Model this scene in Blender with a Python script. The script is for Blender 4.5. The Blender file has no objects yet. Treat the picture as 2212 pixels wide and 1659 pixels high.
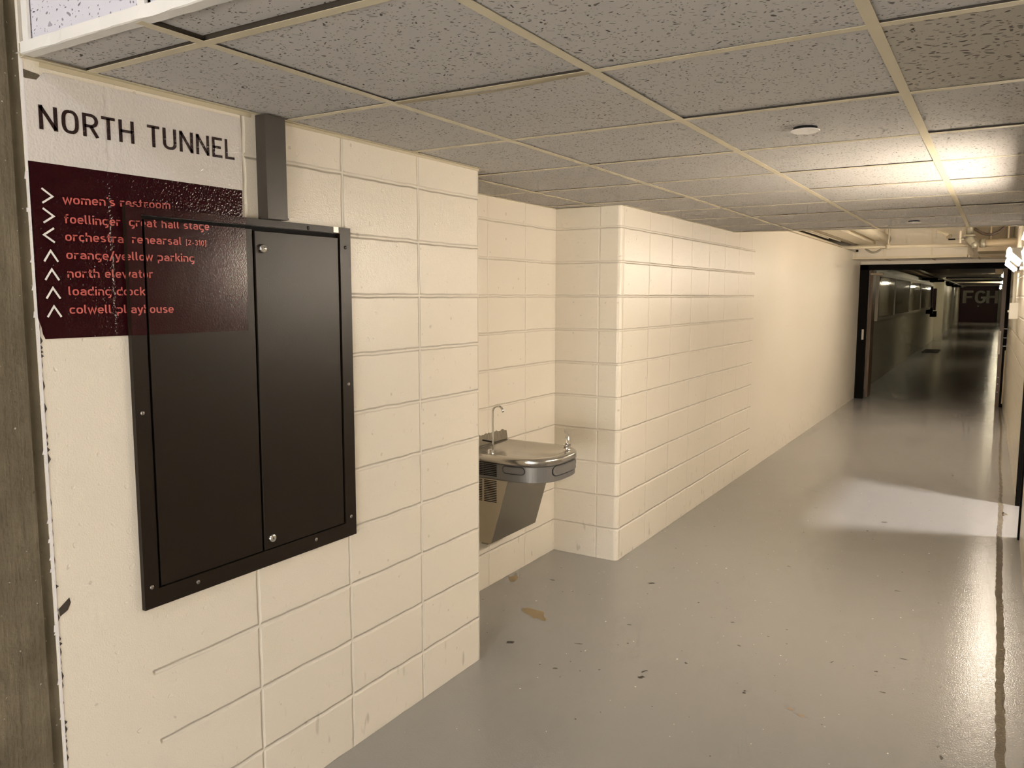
import bpy, bmesh, math, random
from mathutils import Vector, Matrix
random.seed(7)
sc = bpy.context.scene
C = sc.collection
PI = math.pi

# ---------------------------------------------------------------- camera
YAW, PITCH, ROLL = 0.5494, -0.1102, 0.00125
FPX = 1715.71
CAM = (1.8977, -2.825, 1.6172)
cd = bpy.data.cameras.new('camera'); cam = bpy.data.objects.new('camera', cd); C.objects.link(cam)
cd.sensor_width = 36.0; cd.sensor_fit = 'HORIZONTAL'; cd.lens = FPX * 36.0 / 2212.0
cd.clip_start = 0.05; cd.clip_end = 200
fw = Vector((-math.sin(YAW) * math.cos(PITCH), math.cos(YAW) * math.cos(PITCH), math.sin(PITCH)))
rt = Vector((math.cos(YAW), math.sin(YAW), 0)); up = rt.cross(fw)
r2 = rt * math.cos(ROLL) + up * math.sin(ROLL); u2 = -rt * math.sin(ROLL) + up * math.cos(ROLL)
M = Matrix((r2, u2, -fw)).transposed().to_4x4(); M.translation = CAM
cam.matrix_world = M
sc.camera = cam

# ---------------------------------------------------------------- world, exposure, lights
w = bpy.data.worlds.new('world'); sc.world = w; w.use_nodes = True
w.node_tree.nodes['Background'].inputs[0].default_value = (0.9, 0.92, 1.0, 1)
w.node_tree.nodes['Background'].inputs[1].default_value = 0.0
sc.view_settings.view_transform = 'Standard'; sc.view_settings.look = 'None'
sc.view_settings.exposure = 0.0; sc.view_settings.gamma = 1.0
sc.view_settings.use_curve_mapping = False
sc.cycles.max_bounces = 8; sc.cycles.diffuse_bounces = 6; sc.cycles.glossy_bounces = 3; sc.cycles.use_light_tree = False
sc.cycles.use_adaptive_sampling = True; sc.cycles.adaptive_threshold = 0.15; sc.cycles.adaptive_min_samples = 12
sc.cycles.sample_clamp_indirect = 6.0
sc.cycles.use_denoising = True

WARM = (1.0, 0.865, 0.71); COOL = (0.80, 0.86, 1.0)
NEAR_LENS, FAR_LENS, TUNNEL_LENS = 50.0, 50.0, 30.0
def area(name, loc, target, sx, sy, power, col, spread=PI):
    d = bpy.data.lights.new(name, 'AREA'); d.shape = 'RECTANGLE'; d.size = sx; d.size_y = sy
    d.energy = power; d.color = col; d.spread = spread
    o = bpy.data.objects.new(name, d); C.objects.link(o); o.location = loc
    o.rotation_euler = (Vector(target) - Vector(loc)).to_track_quat('-Z', 'Y').to_euler()
    return o
# cool lamp in the taller lobby behind the camera, cool skylight in the room off the right-hand doorway
area('lobby_lamp', (0.95, -4.35, 3.45), (0.75, -3.3, 0.0), 1.3, 0.35, 45, COOL)
# fill light added behind the camera to lift the low ceiling
area('lobby_fill', (1.9, -6.02, 0.60), (1.9, 0.0, 1.10), 3.0, 0.95, 165, (1.0, 0.94, 0.86))
area('side_room_skylight', (3.72, 3.93, 4.0), (2.0, 3.9, 0.2), 0.5, 0.22, 270, (0.93, 0.88, 0.88))

H = 2.1454            # low ceiling
PX, PY, RX = -0.0233, 1.5412, -0.46   # pier face, pier near side, recess back wall
RW = 2.095            # right wall
CRS, BLK = 0.2032, 0.4064

# ---------------------------------------------------------------- material helpers
def nm(name):
    m = bpy.data.materials.new(name); m.use_nodes = True
    nt = m.node_tree; b = nt.nodes['Principled BSDF']
    return m, nt, b
class NG:
    def __init__(s, nt): s.nt = nt
    def n(s, t, **kw):
        x = s.nt.nodes.new(t)
        for k, v in kw.items(): setattr(x, k, v)
        return x
    def l(s, a, b): s.nt.links.new(a, b)
    def m(s, op, a, b=None, c=None, clamp=False):
        x = s.n('ShaderNodeMath', operation=op, use_clamp=clamp)
        for i, v in enumerate((a, b, c)):
            if v is None: continue
            if isinstance(v, (int, float)): x.inputs[i].default_value = v
            else: s.l(v, x.inputs[i])
        return x.outputs[0]
    def rng(s, v, a, b, c=0.0, d=1.0, smooth=True):
        x = s.n('ShaderNodeMapRange', interpolation_type='SMOOTHSTEP' if smooth else 'LINEAR')
        s.l(v, x.inputs['Value'])
        for k, q in zip(('From Min', 'From Max', 'To Min', 'To Max'), (a, b, c, d)): x.inputs[k].default_value = q
        return x.outputs[0]
    def noise(s, vec, scale, detail=2, rough=0.5):
        x = s.n('ShaderNodeTexNoise'); x.inputs['Scale'].default_value = scale
        x.inputs['Detail'].default_value = detail; x.inputs['Roughness'].default_value = rough
        if vec is not None: s.l(vec, x.inputs['Vector'])
        return x.outputs['Fac']
    def mix(s, f, a, b):
        x = s.n('ShaderNodeMix', data_type='RGBA')
        if isinstance(f, (int, float)): x.inputs[0].default_value = f
        else: s.l(f, x.inputs[0])
        for i, v in ((6, a), (7, b)):
            if isinstance(v, tuple): x.inputs[i].default_value = (*v[:3], 1)
            else: s.l(v, x.inputs[i])
        return x.outputs[2]
    def scaled(s, vec, sx, sy, sz):
        x = s.n('ShaderNodeMapping'); x.inputs['Scale'].default_value = (sx, sy, sz); s.l(vec, x.inputs['Vector'])
        return x.outputs[0]
    def bump(s, h, dist, strength=1.0, normal=None):
        x = s.n('ShaderNodeBump'); x.inputs['Distance'].default_value = dist; x.inputs['Strength'].default_value = strength
        s.l(h, x.inputs['Height'])
        if normal is not None: s.l(normal, x.inputs['Normal'])
        return x.outputs[0]

def plain(name, col, rough=0.5, metal=0.0, bscale=0, bdist=0.001, var=0.0, coat=0.0, spec=0.5):
    m, nt, b = nm(name); g = NG(nt)
    b.inputs['Roughness'].default_value = rough; b.inputs['Metallic'].default_value = metal
    b.inputs['Coat Weight'].default_value = coat; b.inputs['Specular IOR Level'].default_value = spec
    pos = g.n('ShaderNodeNewGeometry').outputs['Position']
    f = g.noise(pos, 6.0, 3)
    d = tuple(c * (1 - var) for c in col)
    g.l(g.mix(f, d, tuple(min(1, c * (1 + var)) for c in col)), b.inputs['Base Color'])
    if bscale: g.l(g.bump(g.noise(pos, bscale, 2), bdist), b.inputs['Normal'])
    return m

def emit(name, col, s):
    m, nt, b = nm(name)
    b.inputs['Base Color'].default_value = (*col, 1); b.inputs['Emission Color'].default_value = (*col, 1)
    b.inputs['Emission Strength'].default_value = s
    return m

CREAM = (0.80, 0.745, 0.645)
def block_paint(name, u0, ulen, lo=-1e3, hi=1e3, side_u=None, col=CREAM, vdepth=1.0, rough=0.29, pitted=1.0):
    """painted concrete block laid in stack bond; joints are grooves in the surface"""
    m, nt, b = nm(name); g = NG(nt)
    geo = g.n('ShaderNodeNewGeometry'); pos = geo.outputs['Position']
    sx = g.n('ShaderNodeSeparateXYZ'); g.l(pos, sx.inputs[0]); X, Y, Z = sx.outputs
    wob = g.noise(pos, 14.0, 0); wob = g.m('MULTIPLY', g.m('SUBTRACT', wob, 0.5), 0.006)
    dv = g.m('PINGPONG', g.m('ADD', g.m('SUBTRACT', Y, u0 - 40 * ulen), wob), ulen / 2)
    if side_u is not None:
        ns = g.n('ShaderNodeSeparateXYZ'); g.l(geo.outputs['True Normal'], ns.inputs[0])
        side = g.m('GREATER_THAN', g.m('ABSOLUTE', ns.outputs[1]), 0.75)
        dx = g.m('ABSOLUTE', g.m('SUBTRACT', X, side_u))
        dv = g.m('ADD', g.m('MULTIPLY', dx, side), g.m('MULTIPLY', dv, g.m('SUBTRACT', 1.0, side)))
    dh = g.m('PINGPONG', g.m('ADD', g.m('ADD', Z, 0.008 + CRS * 4), wob), CRS / 2)
    gv = g.m('MULTIPLY', g.rng(dv, 0.0015, 0.0085, 1, 0), vdepth)
    gh = g.rng(dh, 0.0018, 0.0100, 1, 0)
    zone = g.m('MULTIPLY', g.rng(g.m('ADD', Y, g.m('MULTIPLY', wob, 8.0)), lo - 0.006, lo + 0.006), g.rng(Y, hi - 0.006, hi + 0.006, 1, 0))
    groove = g.m('MULTIPLY', g.m('MAXIMUM', gv, gh), zone)
    fine = g.noise(pos, 230.0, 1, 0.6); mid = g.noise(pos, 60.0, 1, 0.55)
    h = g.m('ADD', g.m('MULTIPLY', groove, -1.0), g.m('MULTIPLY', fine, 0.14))
    h = g.m('ADD', h, g.m('MULTIPLY', mid, 0.09 * pitted))
    h = g.m('SUBTRACT', h, g.m('MULTIPLY', g.rng(g.noise(pos, 42.0, 0), 0.76, 0.82, 0, 1), 0.16 * pitted))
    g.l(g.bump(h, 0.0052), b.inputs['Normal'])
    big = g.noise(pos, 1.3, 1)
    c = g.mix(big, tuple(v * f for v, f in zip(col, (0.965, 0.96, 0.95))), tuple(v * f for v, f in zip(col, (1.03, 1.035, 1.04))))
    # scuffs and dirt towards the floor and scattered chips
    sc1 = g.noise(g.scaled(pos, 1, 1, 0.35), 26.0, 1)
    low = g.rng(Z, 0.0, 0.45, 1, 0)
    dirt = g.m('MULTIPLY', g.rng(sc1, 0.66, 0.76, 0, 1), g.m('MULTIPLY', low, 0.45))
    chip = g.m('MULTIPLY', g.rng(g.noise(pos, 37.0, 0), 0.82, 0.85, 0, 1), 0.3)
    c = g.mix(g.m('MAXIMUM', dirt, chip), c, (0.30, 0.26, 0.20))
    g.l(c, b.inputs['Base Color'])
    b.inputs['Roughness'].default_value = rough
    return m

def tile_mat(name, col, dot, scale, rmin, rmax, upright=False):
    m, nt, b = nm(name); g = NG(nt)
    pos = g.n('ShaderNodeNewGeometry').outputs['Position']
    warp = g.n('ShaderNodeTexNoise'); warp.inputs['Scale'].default_value = 38; warp.inputs['Detail'].default_value = 0; g.l(pos, warp.inputs['Vector'])
    wv = g.n('ShaderNodeVectorMath', operation='MULTIPLY_ADD'); g.l(warp.outputs['Color'], wv.inputs[0])
    wv.inputs[1].default_value = (0.030, 0.030, 0.030); g.l(pos, wv.inputs[2])
    v = g.n('ShaderNodeTexVoronoi'); v.inputs['Scale'].default_value = scale
    v.voronoi_dimensions = '2D'
    vec = wv.outputs[0]
    if upright:
        sp = g.n('ShaderNodeSeparateXYZ'); g.l(vec, sp.inputs[0]); cb = g.n('ShaderNodeCombineXYZ')
        g.l(sp.outputs[0], cb.inputs[0]); g.l(sp.outputs[2], cb.inputs[1]); vec = cb.outputs[0]
    g.l(g.scaled(vec, 1.0, 1.5, 1.0), v.inputs['Vector'])
    sr = g.n('ShaderNodeSeparateColor'); g.l(v.outputs['Color'], sr.inputs[0])
    r = g.rng(sr.outputs[0], 0.25, 1.0, rmin, rmax, False)
    d = g.rng(g.m('SUBTRACT', v.outputs['Distance'], r), -0.05, 0.05, 1, 0)
    g.l(g.mix(g.m('MULTIPLY', d, g.rng(sr.outputs[1], 0, 1, 0.45, 1.0, False)), col, dot), b.inputs['Base Color'])
    g.l(g.bump(g.m('MULTIPLY', d, -1.0), 0.0012), b.inputs['Normal'])
    b.inputs['Roughness'].default_value = 0.9; b.inputs['Specular IOR Level'].default_value = 0.2
    return m

def concrete_mat():
    m, nt, b = nm('board_concrete'); g = NG(nt)
    pos = g.n('ShaderNodeNewGeometry').outputs['Position']
    st = g.noise(g.scaled(pos, 14, 14, 1.1), 3.0, 5, 0.6)
    bl = g.noise(pos, 5.0, 4, 0.6)
    c = g.mix(st, (0.08, 0.065, 0.038), (0.25, 0.212, 0.145))
    c = g.mix(g.rng(bl, 0.35, 0.7), (0.11, 0.09, 0.057), c)
    sp = g.rng(g.noise(pos, 90.0, 1), 0.74, 0.78)
    c = g.mix(g.m('MULTIPLY', sp, 0.6), c, (0.60, 0.57, 0.50))
    dk = g.rng(g.noise(pos, 60.0, 2), 0.73, 0.77)
    c = g.mix(g.m('MULTIPLY', dk, 0.7), c, (0.05, 0.04, 0.03))
    g.l(c, b.inputs['Base Color']); b.inputs['Roughness'].default_value = 0.8
    h = g.m('ADD', g.m('MULTIPLY', st, 0.6), g.m('MULTIPLY', g.noise(pos, 80, 3), 0.4))
    g.l(g.bump(h, 0.006), b.inputs['Normal'])
    return m

def floor_mat():
    m, nt, b = nm('grey_floor_paint'); g = NG(nt)
    pos = g.n('ShaderNodeNewGeometry').outputs['Position']
    big = g.noise(pos, 1.1, 2, 0.55); mid = g.noise(pos, 6.0, 2, 0.6)
    c = g.mix(g.m('ADD', g.m('MULTIPLY', big, 0.6), g.m('MULTIPLY', mid, 0.4)), (0.305, 0.292, 0.275), (0.325, 0.314, 0.298))
    sm = g.rng(g.noise(g.scaled(pos, 1.0, 0.4, 1), 5.0, 2, 0.65), 0.60, 0.75)
    c = g.mix(g.m('MULTIPLY', sm, 0.07), c, (0.20, 0.18, 0.15))
    sp = g.rng(g.noise(pos, 33.0, 1), 0.775, 0.79)
    c = g.mix(g.m('MULTIPLY', sp, 0.75), c, (0.075, 0.06, 0.045))
    wh = g.rng(g.noise(g.scaled(pos, 1.1, 0.93, 1), 61.0, 0), 0.865, 0.875)
    c = g.mix(wh, c, (0.75, 0.72, 0.66))
    g.l(c, b.inputs['Base Color'])
    r = g.rng(mid, 0.2, 0.8, 0.15, 0.17)
    g.l(r, b.inputs['Roughness']); b.inputs['Specular IOR Level'].default_value = 0.26
    h = g.m('ADD', g.m('MULTIPLY', g.noise(pos, 150, 1), 0.34), g.m('MULTIPLY', g.noise(pos, 40, 1), 0.12))
    g.l(g.bump(h, 0.0018), b.inputs['Normal'])
    return m

def film_mat(name, col, rough, wall=True, spec=0.5):
    m, nt, b = nm(name); g = NG(nt)
    pos = g.n('ShaderNodeNewGeometry').outputs['Position']
    b.inputs['Base Color'].default_value = (*col, 1); b.inputs['Roughness'].default_value = rough; b.inputs['Specular IOR Level'].default_value = spec
    if wall:
        sx = g.n('ShaderNodeSeparateXYZ'); g.l(pos, sx.inputs[0])
        dv = g.m('PINGPONG', g.m('ADD', g.m('SUBTRACT', sx.outputs[1], -1.6256 - 40 * BLK), g.m('MULTIPLY', g.noise(pos, 30, 2), 0.01)), BLK / 2)
        dh = g.m('PINGPONG', g.m('ADD', sx.outputs[2], 0.01 + 4 * CRS), CRS / 2)
        jt = g.m('MAXIMUM', g.rng(dv, 0.002, 0.011, 1, 0), g.m('MULTIPLY', g.rng(dh, 0.001, 0.006, 1, 0), 0.35))
        h = g.m('ADD', g.m('MULTIPLY', g.noise(pos, 170, 1, 0.6), 0.40), g.m('MULTIPLY', g.noise(pos, 45, 2), 0.30))
        h = g.m('SUBTRACT', h, g.m('MULTIPLY', jt, 0.28))
        g.l(g.bump(h, 0.0026), b.inputs['Normal'])
    else:
        g.l(g.bump(g.noise(pos, 260, 1), 0.00022), b.inputs['Normal'])
    return m

def brushed(name, col, rough, axis=2):
    m, nt, b = nm(name); g = NG(nt)
    pos = g.n('ShaderNodeNewGeometry').outputs['Position']
    s = [90, 90, 90]; s[axis] = 4
    n = g.noise(g.scaled(pos, *s), 5.0, 2)
    b.inputs['Base Color'].default_value = (*col, 1); b.inputs['Metallic'].default_value = 1.0
    g.l(g.rng(n, 0.2, 0.8, rough * 0.95, rough * 1.06), b.inputs['Roughness'])
    return m

MAT = dict(
    near_wall=block_paint('near_block_paint', -BLK, BLK, lo=-1.578, hi=0.5),
    pier=block_paint('pier_block_paint', 1.9894, BLK, hi=4.53, side_u=-0.165, vdepth=0.55),
    recess=block_paint('recess_block_paint', 0.779, 0.40, vdepth=0.6, pitted=0.5),
    right=block_paint('right_block_paint', 0.3, BLK),
    smooth=block_paint('smooth_wall_paint', 0, BLK, lo=900, hi=901, rough=0.3, pitted=0.5),
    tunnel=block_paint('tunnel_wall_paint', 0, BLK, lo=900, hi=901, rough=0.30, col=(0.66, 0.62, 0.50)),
    tile=tile_mat('fissured_ceiling_tile', (0.93, 0.895, 0.85), (0.13, 0.105, 0.085), 72.0, -0.02, 0.27),
    tile2=tile_mat('coarse_ceiling_tile', (0.80, 0.74, 0.64), (0.10, 0.08, 0.055), 50.0, 0.02, 0.34),
    tile3=tile_mat('fascia_tile', (0.55, 0.54, 0.59), (0.10, 0.085, 0.10), 64.0, -0.06, 0.25, True),
    tee=plain('cream_tee_bar', (0.56, 0.50, 0.36), 0.45, var=0.05),
    web=plain('shade_dark_web', (0.045, 0.036, 0.025), 0.7),  # near-black colour stands in for the shade inside the tile slots
    angle=plain('white_edge_trim', (0.70, 0.68, 0.64), 0.4, bscale=20, bdist=0.002, var=0.04),
    concrete=concrete_mat(), floor=floor_mat(),
    white_film=film_mat('white_vinyl', (0.70, 0.665, 0.635), 0.15),
    maroon_film=film_mat('maroon_vinyl', (0.024, 0.0022, 0.004), 0.12, True, 0.22),
    maroon_panel=film_mat('maroon_vinyl_on_metal', (0.024, 0.0022, 0.004), 0.20, False, 0.30),
    ink=film_mat('black_vinyl_letter', (0.022, 0.008, 0.008), 0.25),
    red_ink=film_mat('coral_vinyl_letter', (0.60, 0.13, 0.115), 0.25, False),
    white_ink=film_mat('white_vinyl_arrow', (0.85, 0.83, 0.80), 0.25, False),
    dark=plain('dark_bronze_enamel', (0.012, 0.0075, 0.004), 0.36, bscale=350, bdist=0.0002, var=0.15, spec=0.30),
    dark2=plain('brown_grey_duct_paint', (0.05, 0.042, 0.034), 0.38, bscale=60, bdist=0.0004, var=0.1),
    black=plain('gap_black', (0.004, 0.004, 0.004), 0.9),
    tape=plain('silver_tape', (0.55, 0.52, 0.48), 0.35, 0.4),
    screw=plain('screw_steel', (0.30, 0.27, 0.24), 0.35, 0.9),
    hole=plain('dark_screw', (0.012, 0.009, 0.008), 0.4),
    chrome=plain('chrome', (0.80, 0.78, 0.74), 0.12, 1.0),
    steel=brushed('brushed_stainless', (0.27, 0.245, 0.20), 0.32),
    basin=brushed('stainless_basin', (0.52, 0.50, 0.46), 0.24, 0),
    grey_apron=plain('grey_apron', (0.20, 0.19, 0.18), 0.42, 0.35, bscale=300, bdist=0.0002),
    beige_metal=plain('beige_side_panel', (0.45, 0.39, 0.29), 0.38, 0.35),
    pipe=plain('cream_pipe_paint', (0.74, 0.67, 0.52), 0.4, var=0.05),
    duct=plain('tan_duct', (0.42, 0.35, 0.24), 0.55, var=0.08),
    valve=plain('grey_valve', (0.36, 0.34, 0.27), 0.35, 0.3, bscale=40, bdist=0.001),
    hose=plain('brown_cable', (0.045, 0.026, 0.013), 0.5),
    white_metal=plain('white_fixture_metal', (0.75, 0.72, 0.64), 0.4),
    frame=plain('black_door_frame', (0.006, 0.005, 0.004), 0.7, spec=0.08),
    brown=plain('brown_door_wood', (0.10, 0.055, 0.022), 0.4, var=0.3, bscale=30, bdist=0.0005),
    bare=plain('pale_wood', (0.42, 0.33, 0.20), 0.5, var=0.2),
    maroon_door=plain('maroon_door', (0.060, 0.018, 0.018), 0.5, var=0.2),
    letter=plain('grey_letter', (0.62, 0.59, 0.50), 0.6),
    case_frame=plain('white_case_frame', (0.62, 0.56, 0.44), 0.45),
    lens_near=emit('near_lamp_lens', WARM, NEAR_LENS), lens_far=emit('far_lamp_lens', WARM, FAR_LENS),
    lens_tunnel=emit('tunnel_lamp_lens', (1.0, 0.88, 0.62), TUNNEL_LENS), lens_tunnel_end=emit('tunnel_end_lamp_lens', (1.0, 0.88, 0.62), TUNNEL_LENS * 4.5),
    disc=plain('white_cover_plate', (0.80, 0.77, 0.74), 0.45),
    crack=plain('bare_concrete_strip', (0.125, 0.10, 0.065), 0.75, var=0.4, bscale=60, bdist=0.004),
    rust=plain('rust_stain', (0.27, 0.20, 0.105), 0.45, var=0.35),
    tan_spot=plain('tan_spot', (0.30, 0.22, 0.155), 0.45, var=0.1),
    scuff=plain('black_scuff', (0.055, 0.045, 0.036), 0.5, var=0.3),
    flake=plain('white_paint_flake', (0.80, 0.78, 0.80), 0.5),
    paper=plain('pale_card', (0.62, 0.58, 0.50), 0.6),
    poster=plain('dark_poster', (0.02, 0.014, 0.014), 0.5),
    poster2=plain('grey_poster', (0.13, 0.12, 0.085), 0.5, var=0.4),
)
def glass_mat():
    m, nt, b = nm('case_glass')
    b.inputs['Base Color'].default_value = (0.9, 0.9, 0.88, 1); b.inputs['Roughness'].default_value = 0.03
    b.inputs['Transmission Weight'].default_value = 1.0; b.inputs['IOR'].default_value = 1.45
    return m
MAT['glass'] = glass_mat()

# ---------------------------------------------------------------- mesh helpers
def obj(name, bm, m, parent=None, smooth=False):
    me = bpy.data.meshes.new(name); bmesh.ops.recalc_face_normals(bm, faces=bm.faces)
    bm.to_mesh(me); bm.free()
    for mm in (m if isinstance(m, (list, tuple)) else [m]): me.materials.append(MAT[mm])
    if smooth:
        for p in me.polygons: p.use_smooth = True
    o = bpy.data.objects.new(name, me); C.objects.link(o)
    if parent:
        o.parent = parent; o.matrix_parent_inverse = Matrix.Translation(parent.location).inverted() if parent.type == 'EMPTY' else Matrix.Identity(4)
    return o
def tag(o, label, cat, group=None, kind=None):
    o['label'] = label; o['category'] = cat
    if group: o['group'] = group
    if kind: o['kind'] = kind
    return o
def thing(name, label, cat, loc, group=None):
    o = bpy.data.objects.new(name, None); C.objects.link(o); o.location = loc; o.empty_display_size = 0.05
    return tag(o, label, cat, group)
def struct(name, bm, m, label, cat, smooth=False):
    return tag(obj(name, bm, m, None, smooth), label, cat, kind='structure')
def box(bm, x0, x1, y0, y1, z0, z1, mi=0):
    v = [bm.verts.new(p) for p in ((x0, y0, z0), (x1, y0, z0), (x1, y1, z0), (x0, y1, z0), (x0, y0, z1), (x1, y0, z1), (x1, y1, z1), (x0, y1, z1))]
    fs = [bm.faces.new([v[i] for i in q]) for q in ((0, 3, 2, 1), (4, 5, 6, 7), (0, 1, 5, 4), (1, 2, 6, 5), (2, 3, 7, 6), (3, 0, 4, 7))]
    for f in fs: f.material_index = mi
    return v
def B(*a, bev=0.0, seg=2):
    bm = bmesh.new(); box(bm, *a)
    if bev: bmesh.ops.bevel(bm, geom=bm.edges[:] , offset=bev, segments=seg, affect='EDGES', profile=0.5)
    return bm
def prism(bm, pts, h0, h1, axis='z', mi=0):
    """polygon pts extruded along an axis: z: (x,y); y: (x,z); x: (y,z)"""
    def P(p, h): return {'z': (p[0], p[1], h), 'y': (p[0], h, p[1]), 'x': (h, p[0], p[1])}[axis]
    a = [bm.verts.new(P(p, h0)) for p in pts]; b = [bm.verts.new(P(p, h1)) for p in pts]
    n = len(pts); fs = [bm.faces.new(a), bm.faces.new(b)]
    for i in range(n): fs.append(bm.faces.new((a[i], a[(i + 1) % n], b[(i + 1) % n], b[i])))
    for f in fs: f.material_index = mi
def PR(pts, h0, h1, axis='z'):
    bm = bmesh.new(); prism(bm, pts, h0, h1, axis); return bm
def tube(bm, path, r, seg=12, cap=True):
    path = [Vector(p) for p in path]; rs = r if isinstance(r, (list, tuple)) else [r] * len(path)
    t0 = (path[1] - path[0]).normalized(); n = t0.orthogonal().normalized(); rings = []
    for i, p in enumerate(path):
        t = (path[min(i + 1, len(path) - 1)] - path[max(i - 1, 0)]).normalized()
        n = (n - t * n.dot(t)).normalized(); b = t.cross(n)
        rings.append([bm.verts.new(p + (n * math.cos(2 * PI * k / seg) + b * math.sin(2 * PI * k / seg)) * rs[i]) for k in range(seg)])
    for a, b in zip(rings, rings[1:]):
        for k in range(seg): bm.faces.new((a[k], a[(k + 1) % seg], b[(k + 1) % seg], b[k]))
    if cap: bm.faces.new(rings[0]); bm.faces.new(rings[-1])
def T(path, r, seg=12):
    bm = bmesh.new(); tube(bm, path, r, seg); return bm
def lathe(bm, prof, origin, axis, seg=20):
    """profile (radius, height) turned about axis through origin"""
    ax = Vector(axis).normalized(); n = ax.orthogonal().normalized(); b = ax.cross(n); o = Vector(origin)
    rings = []
    for r, h in prof:
        rings.append([bm.verts.new(o + ax * h + (n * math.cos(2 * PI * k / seg) + b * math.sin(2 * PI * k / seg)) * r) for k in range(seg)])
    for a, c in zip(rings, rings[1:]):
        for k in range(seg): bm.faces.new((a[k], a[(k + 1) % seg], c[(k + 1) % seg], c[k]))
    bm.faces.new(rings[0]); bm.faces.new(rings[-1])
def LA(prof, origin, axis, seg=20):
    bm = bmesh.new(); lathe(bm, prof, origin, axis, seg); return bm
def polyface(bm, pts):
    bm.faces.new([bm.verts.new(p) for p in pts])
def blob(bm, cx, cy, rx, ry, z, n=16, jag=0.3, rot=0.0):
    pts = []
    for k in range(n):
        a = 2 * PI * k / n; q = 1 + random.uniform(-jag, jag)
        x, y = rx * q * math.cos(a), ry * q * math.sin(a)
        pts.append((cx + x * math.cos(rot) - y * math.sin(rot), cy + x * math.sin(rot) + y * math.cos(rot), z))
    polyface(bm, pts)

# ---------------------------------------------------------------- floor
bm = bmesh.new()
polyface(bm, [(-0.9, -6.2, 0), (5.4, -6.2, 0), (5.4, 10.9, 0), (2.4, 10.9, 0), (2.4, 58, 0), (-0.9, 58, 0)])
bmesh.ops.triangulate(bm, faces=bm.faces[:])
floor = struct('floor', bm, 'floor', 'worn grey painted concrete corridor floor', 'floor')
bm = bmesh.new()   # bare strip along the right wall
L, R = [], []
y = -3.0
while y < 10.7:
    j = 0.004 if y < 4.3 else 0.007
    wd = 0.0155 if y < 4.4 else 0.011
    cx = 1.985 + 0.004 * math.sin(y * 1.7) + (0.002 * math.sin(y * 5))
    L.append((cx - wd + random.uniform(-j, j), y)); R.append((cx + wd + random.uniform(-j, j), y))
    y += 0.035
for i in range(len(L) - 1):
    polyface(bm, [(*L[i], 0.0012), (*R[i], 0.0012), (*R[i + 1], 0.0012), (*L[i + 1], 0.0012)])
polyface(bm, [(2.0, 3.98, 0.0012), (2.035, 4.03, 0.0012), (2.03, 4.06, 0.0012), (2.0, 4.12, 0.0012)])
obj('floor_crack', bm, 'crack', floor)['label'] = 'dark bare strip where floor paint is missing along right wall'
bm = bmesh.new()
blob(bm, -0.045, 0.575, 0.085, 0.040, 0.0008, 26, 0.28, -0.5); blob(bm, -0.40, 0.95, 0.028, 0.05, 0.0008, 14, 0.35)
obj('rust_stain', bm, 'rust', floor)['label'] = 'rusty brown stain below the fountain'
bm = bmesh.new()
blob(bm, 1.283, 0.283, 0.013, 0.010, 0.0008, 12, 0.2); blob(bm, 1.331, 0.255, 0.014, 0.011, 0.0008, 12, 0.2)
obj('tan_spot', bm, 'tan_spot', floor)['label'] = 'pair of tan drips'
bm = bmesh.new()
for cx, cy, a, b_, r in ((0.681, 0.222, .014, .010, .4), (0.026, 0.226, .02, .012, .9), (0.306, 0.375, .022, .004, .3), (1.272, 3.339, .03, .012, .2),
                         (1.092, 0.316, .010, .006, 0), (1.09, 0.335, .007, .004, 1), (1.813, 0.216, .007, .014, .2), (0.774, 3.5, .012, .008, 0),
                         (0.42, 0.7, .012, .005, .2), (0.95, 0.75, .009, .005, 0), (0.85, 1.0, .01, .006, .5), (1.1, 1.05, .008, .004, 0), (0.5, 0.5, .006, .005, 0),
                         (0.33, 0.1, .013, .006, .4), (0.8, 0.45, .008, .005, 0), (0.62, 1.5, .012, .005, 0), (0.9, 2.0, .012, .006, 0), (0.3, 1.3, .02, .008, .6),
                         (1.5, 1.9, .016, .005, .2), (1.62, 1.0, .016, .004, .1), (1.58, 0.62, .014, .004, .1), (1.35, 0.8, .012, .003, 1.2), (-0.2, 1.05, .015, .008, 0)):
    blob(bm, cx, cy, a, b_, 0.0009, 9, 0.4, r)
for k in range(8):   # curved scuff
    a0, a1 = 0.25 * k / 2, 0.25 * (k + 1) / 2
    f = lambda a, r: (0.70 + r * math.cos(PI - a), 0.262 + r * math.sin(a) * 1.1, 0.0009)
    polyface(bm, [f(a0, .030), f(a0, .036), f(a1, .036), f(a1, .030)])
obj('scuff_mark', bm, 'scuff', floor)['label'] = 'scattered dark scuffs'
bm = bmesh.new()   # hairline slab joint
for (a, b_) in (((-0.02, 4.95), (0.32, 4.80)), ((0.32, 4.80), (0.72, 4.70)), ((0.44, 4.22), (0.62, 4.06)), ((0.62, 4.06), (0.93, 3.9))):
    d = Vector((b_[0] - a[0], b_[1] - a[1])).normalized(); nn = Vector((-d.y, d.x)) * 0.0016
    polyface(bm, [(a[0] - nn.x, a[1] - nn.y, .0007), (a[0] + nn.x, a[1] + nn.y, .0007), (b_[0] + nn.x * .6, b_[1] + nn.y * .6, .0007), (b_[0] - nn.x * .6, b_[1] - nn.y * .6, .0007)])
obj('slab_joint', bm, 'scuff', floor)

# ---------------------------------------------------------------- walls
EDGE_Y = -1.828
bm = B(-0.30, 0, EDGE_Y, 0, 0, 2.3, bev=0.0)
wall_left = struct('wall_left', bm, 'near_wall', 'cream painted block wall holding the dark cabinet and directory sign', 'wall')
struct('wall_recess', B(RX - 0.2, RX, 0, PY, 0, 2.3), 'recess', 'cream block back wall of the drinking fountain recess', 'wall')
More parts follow.
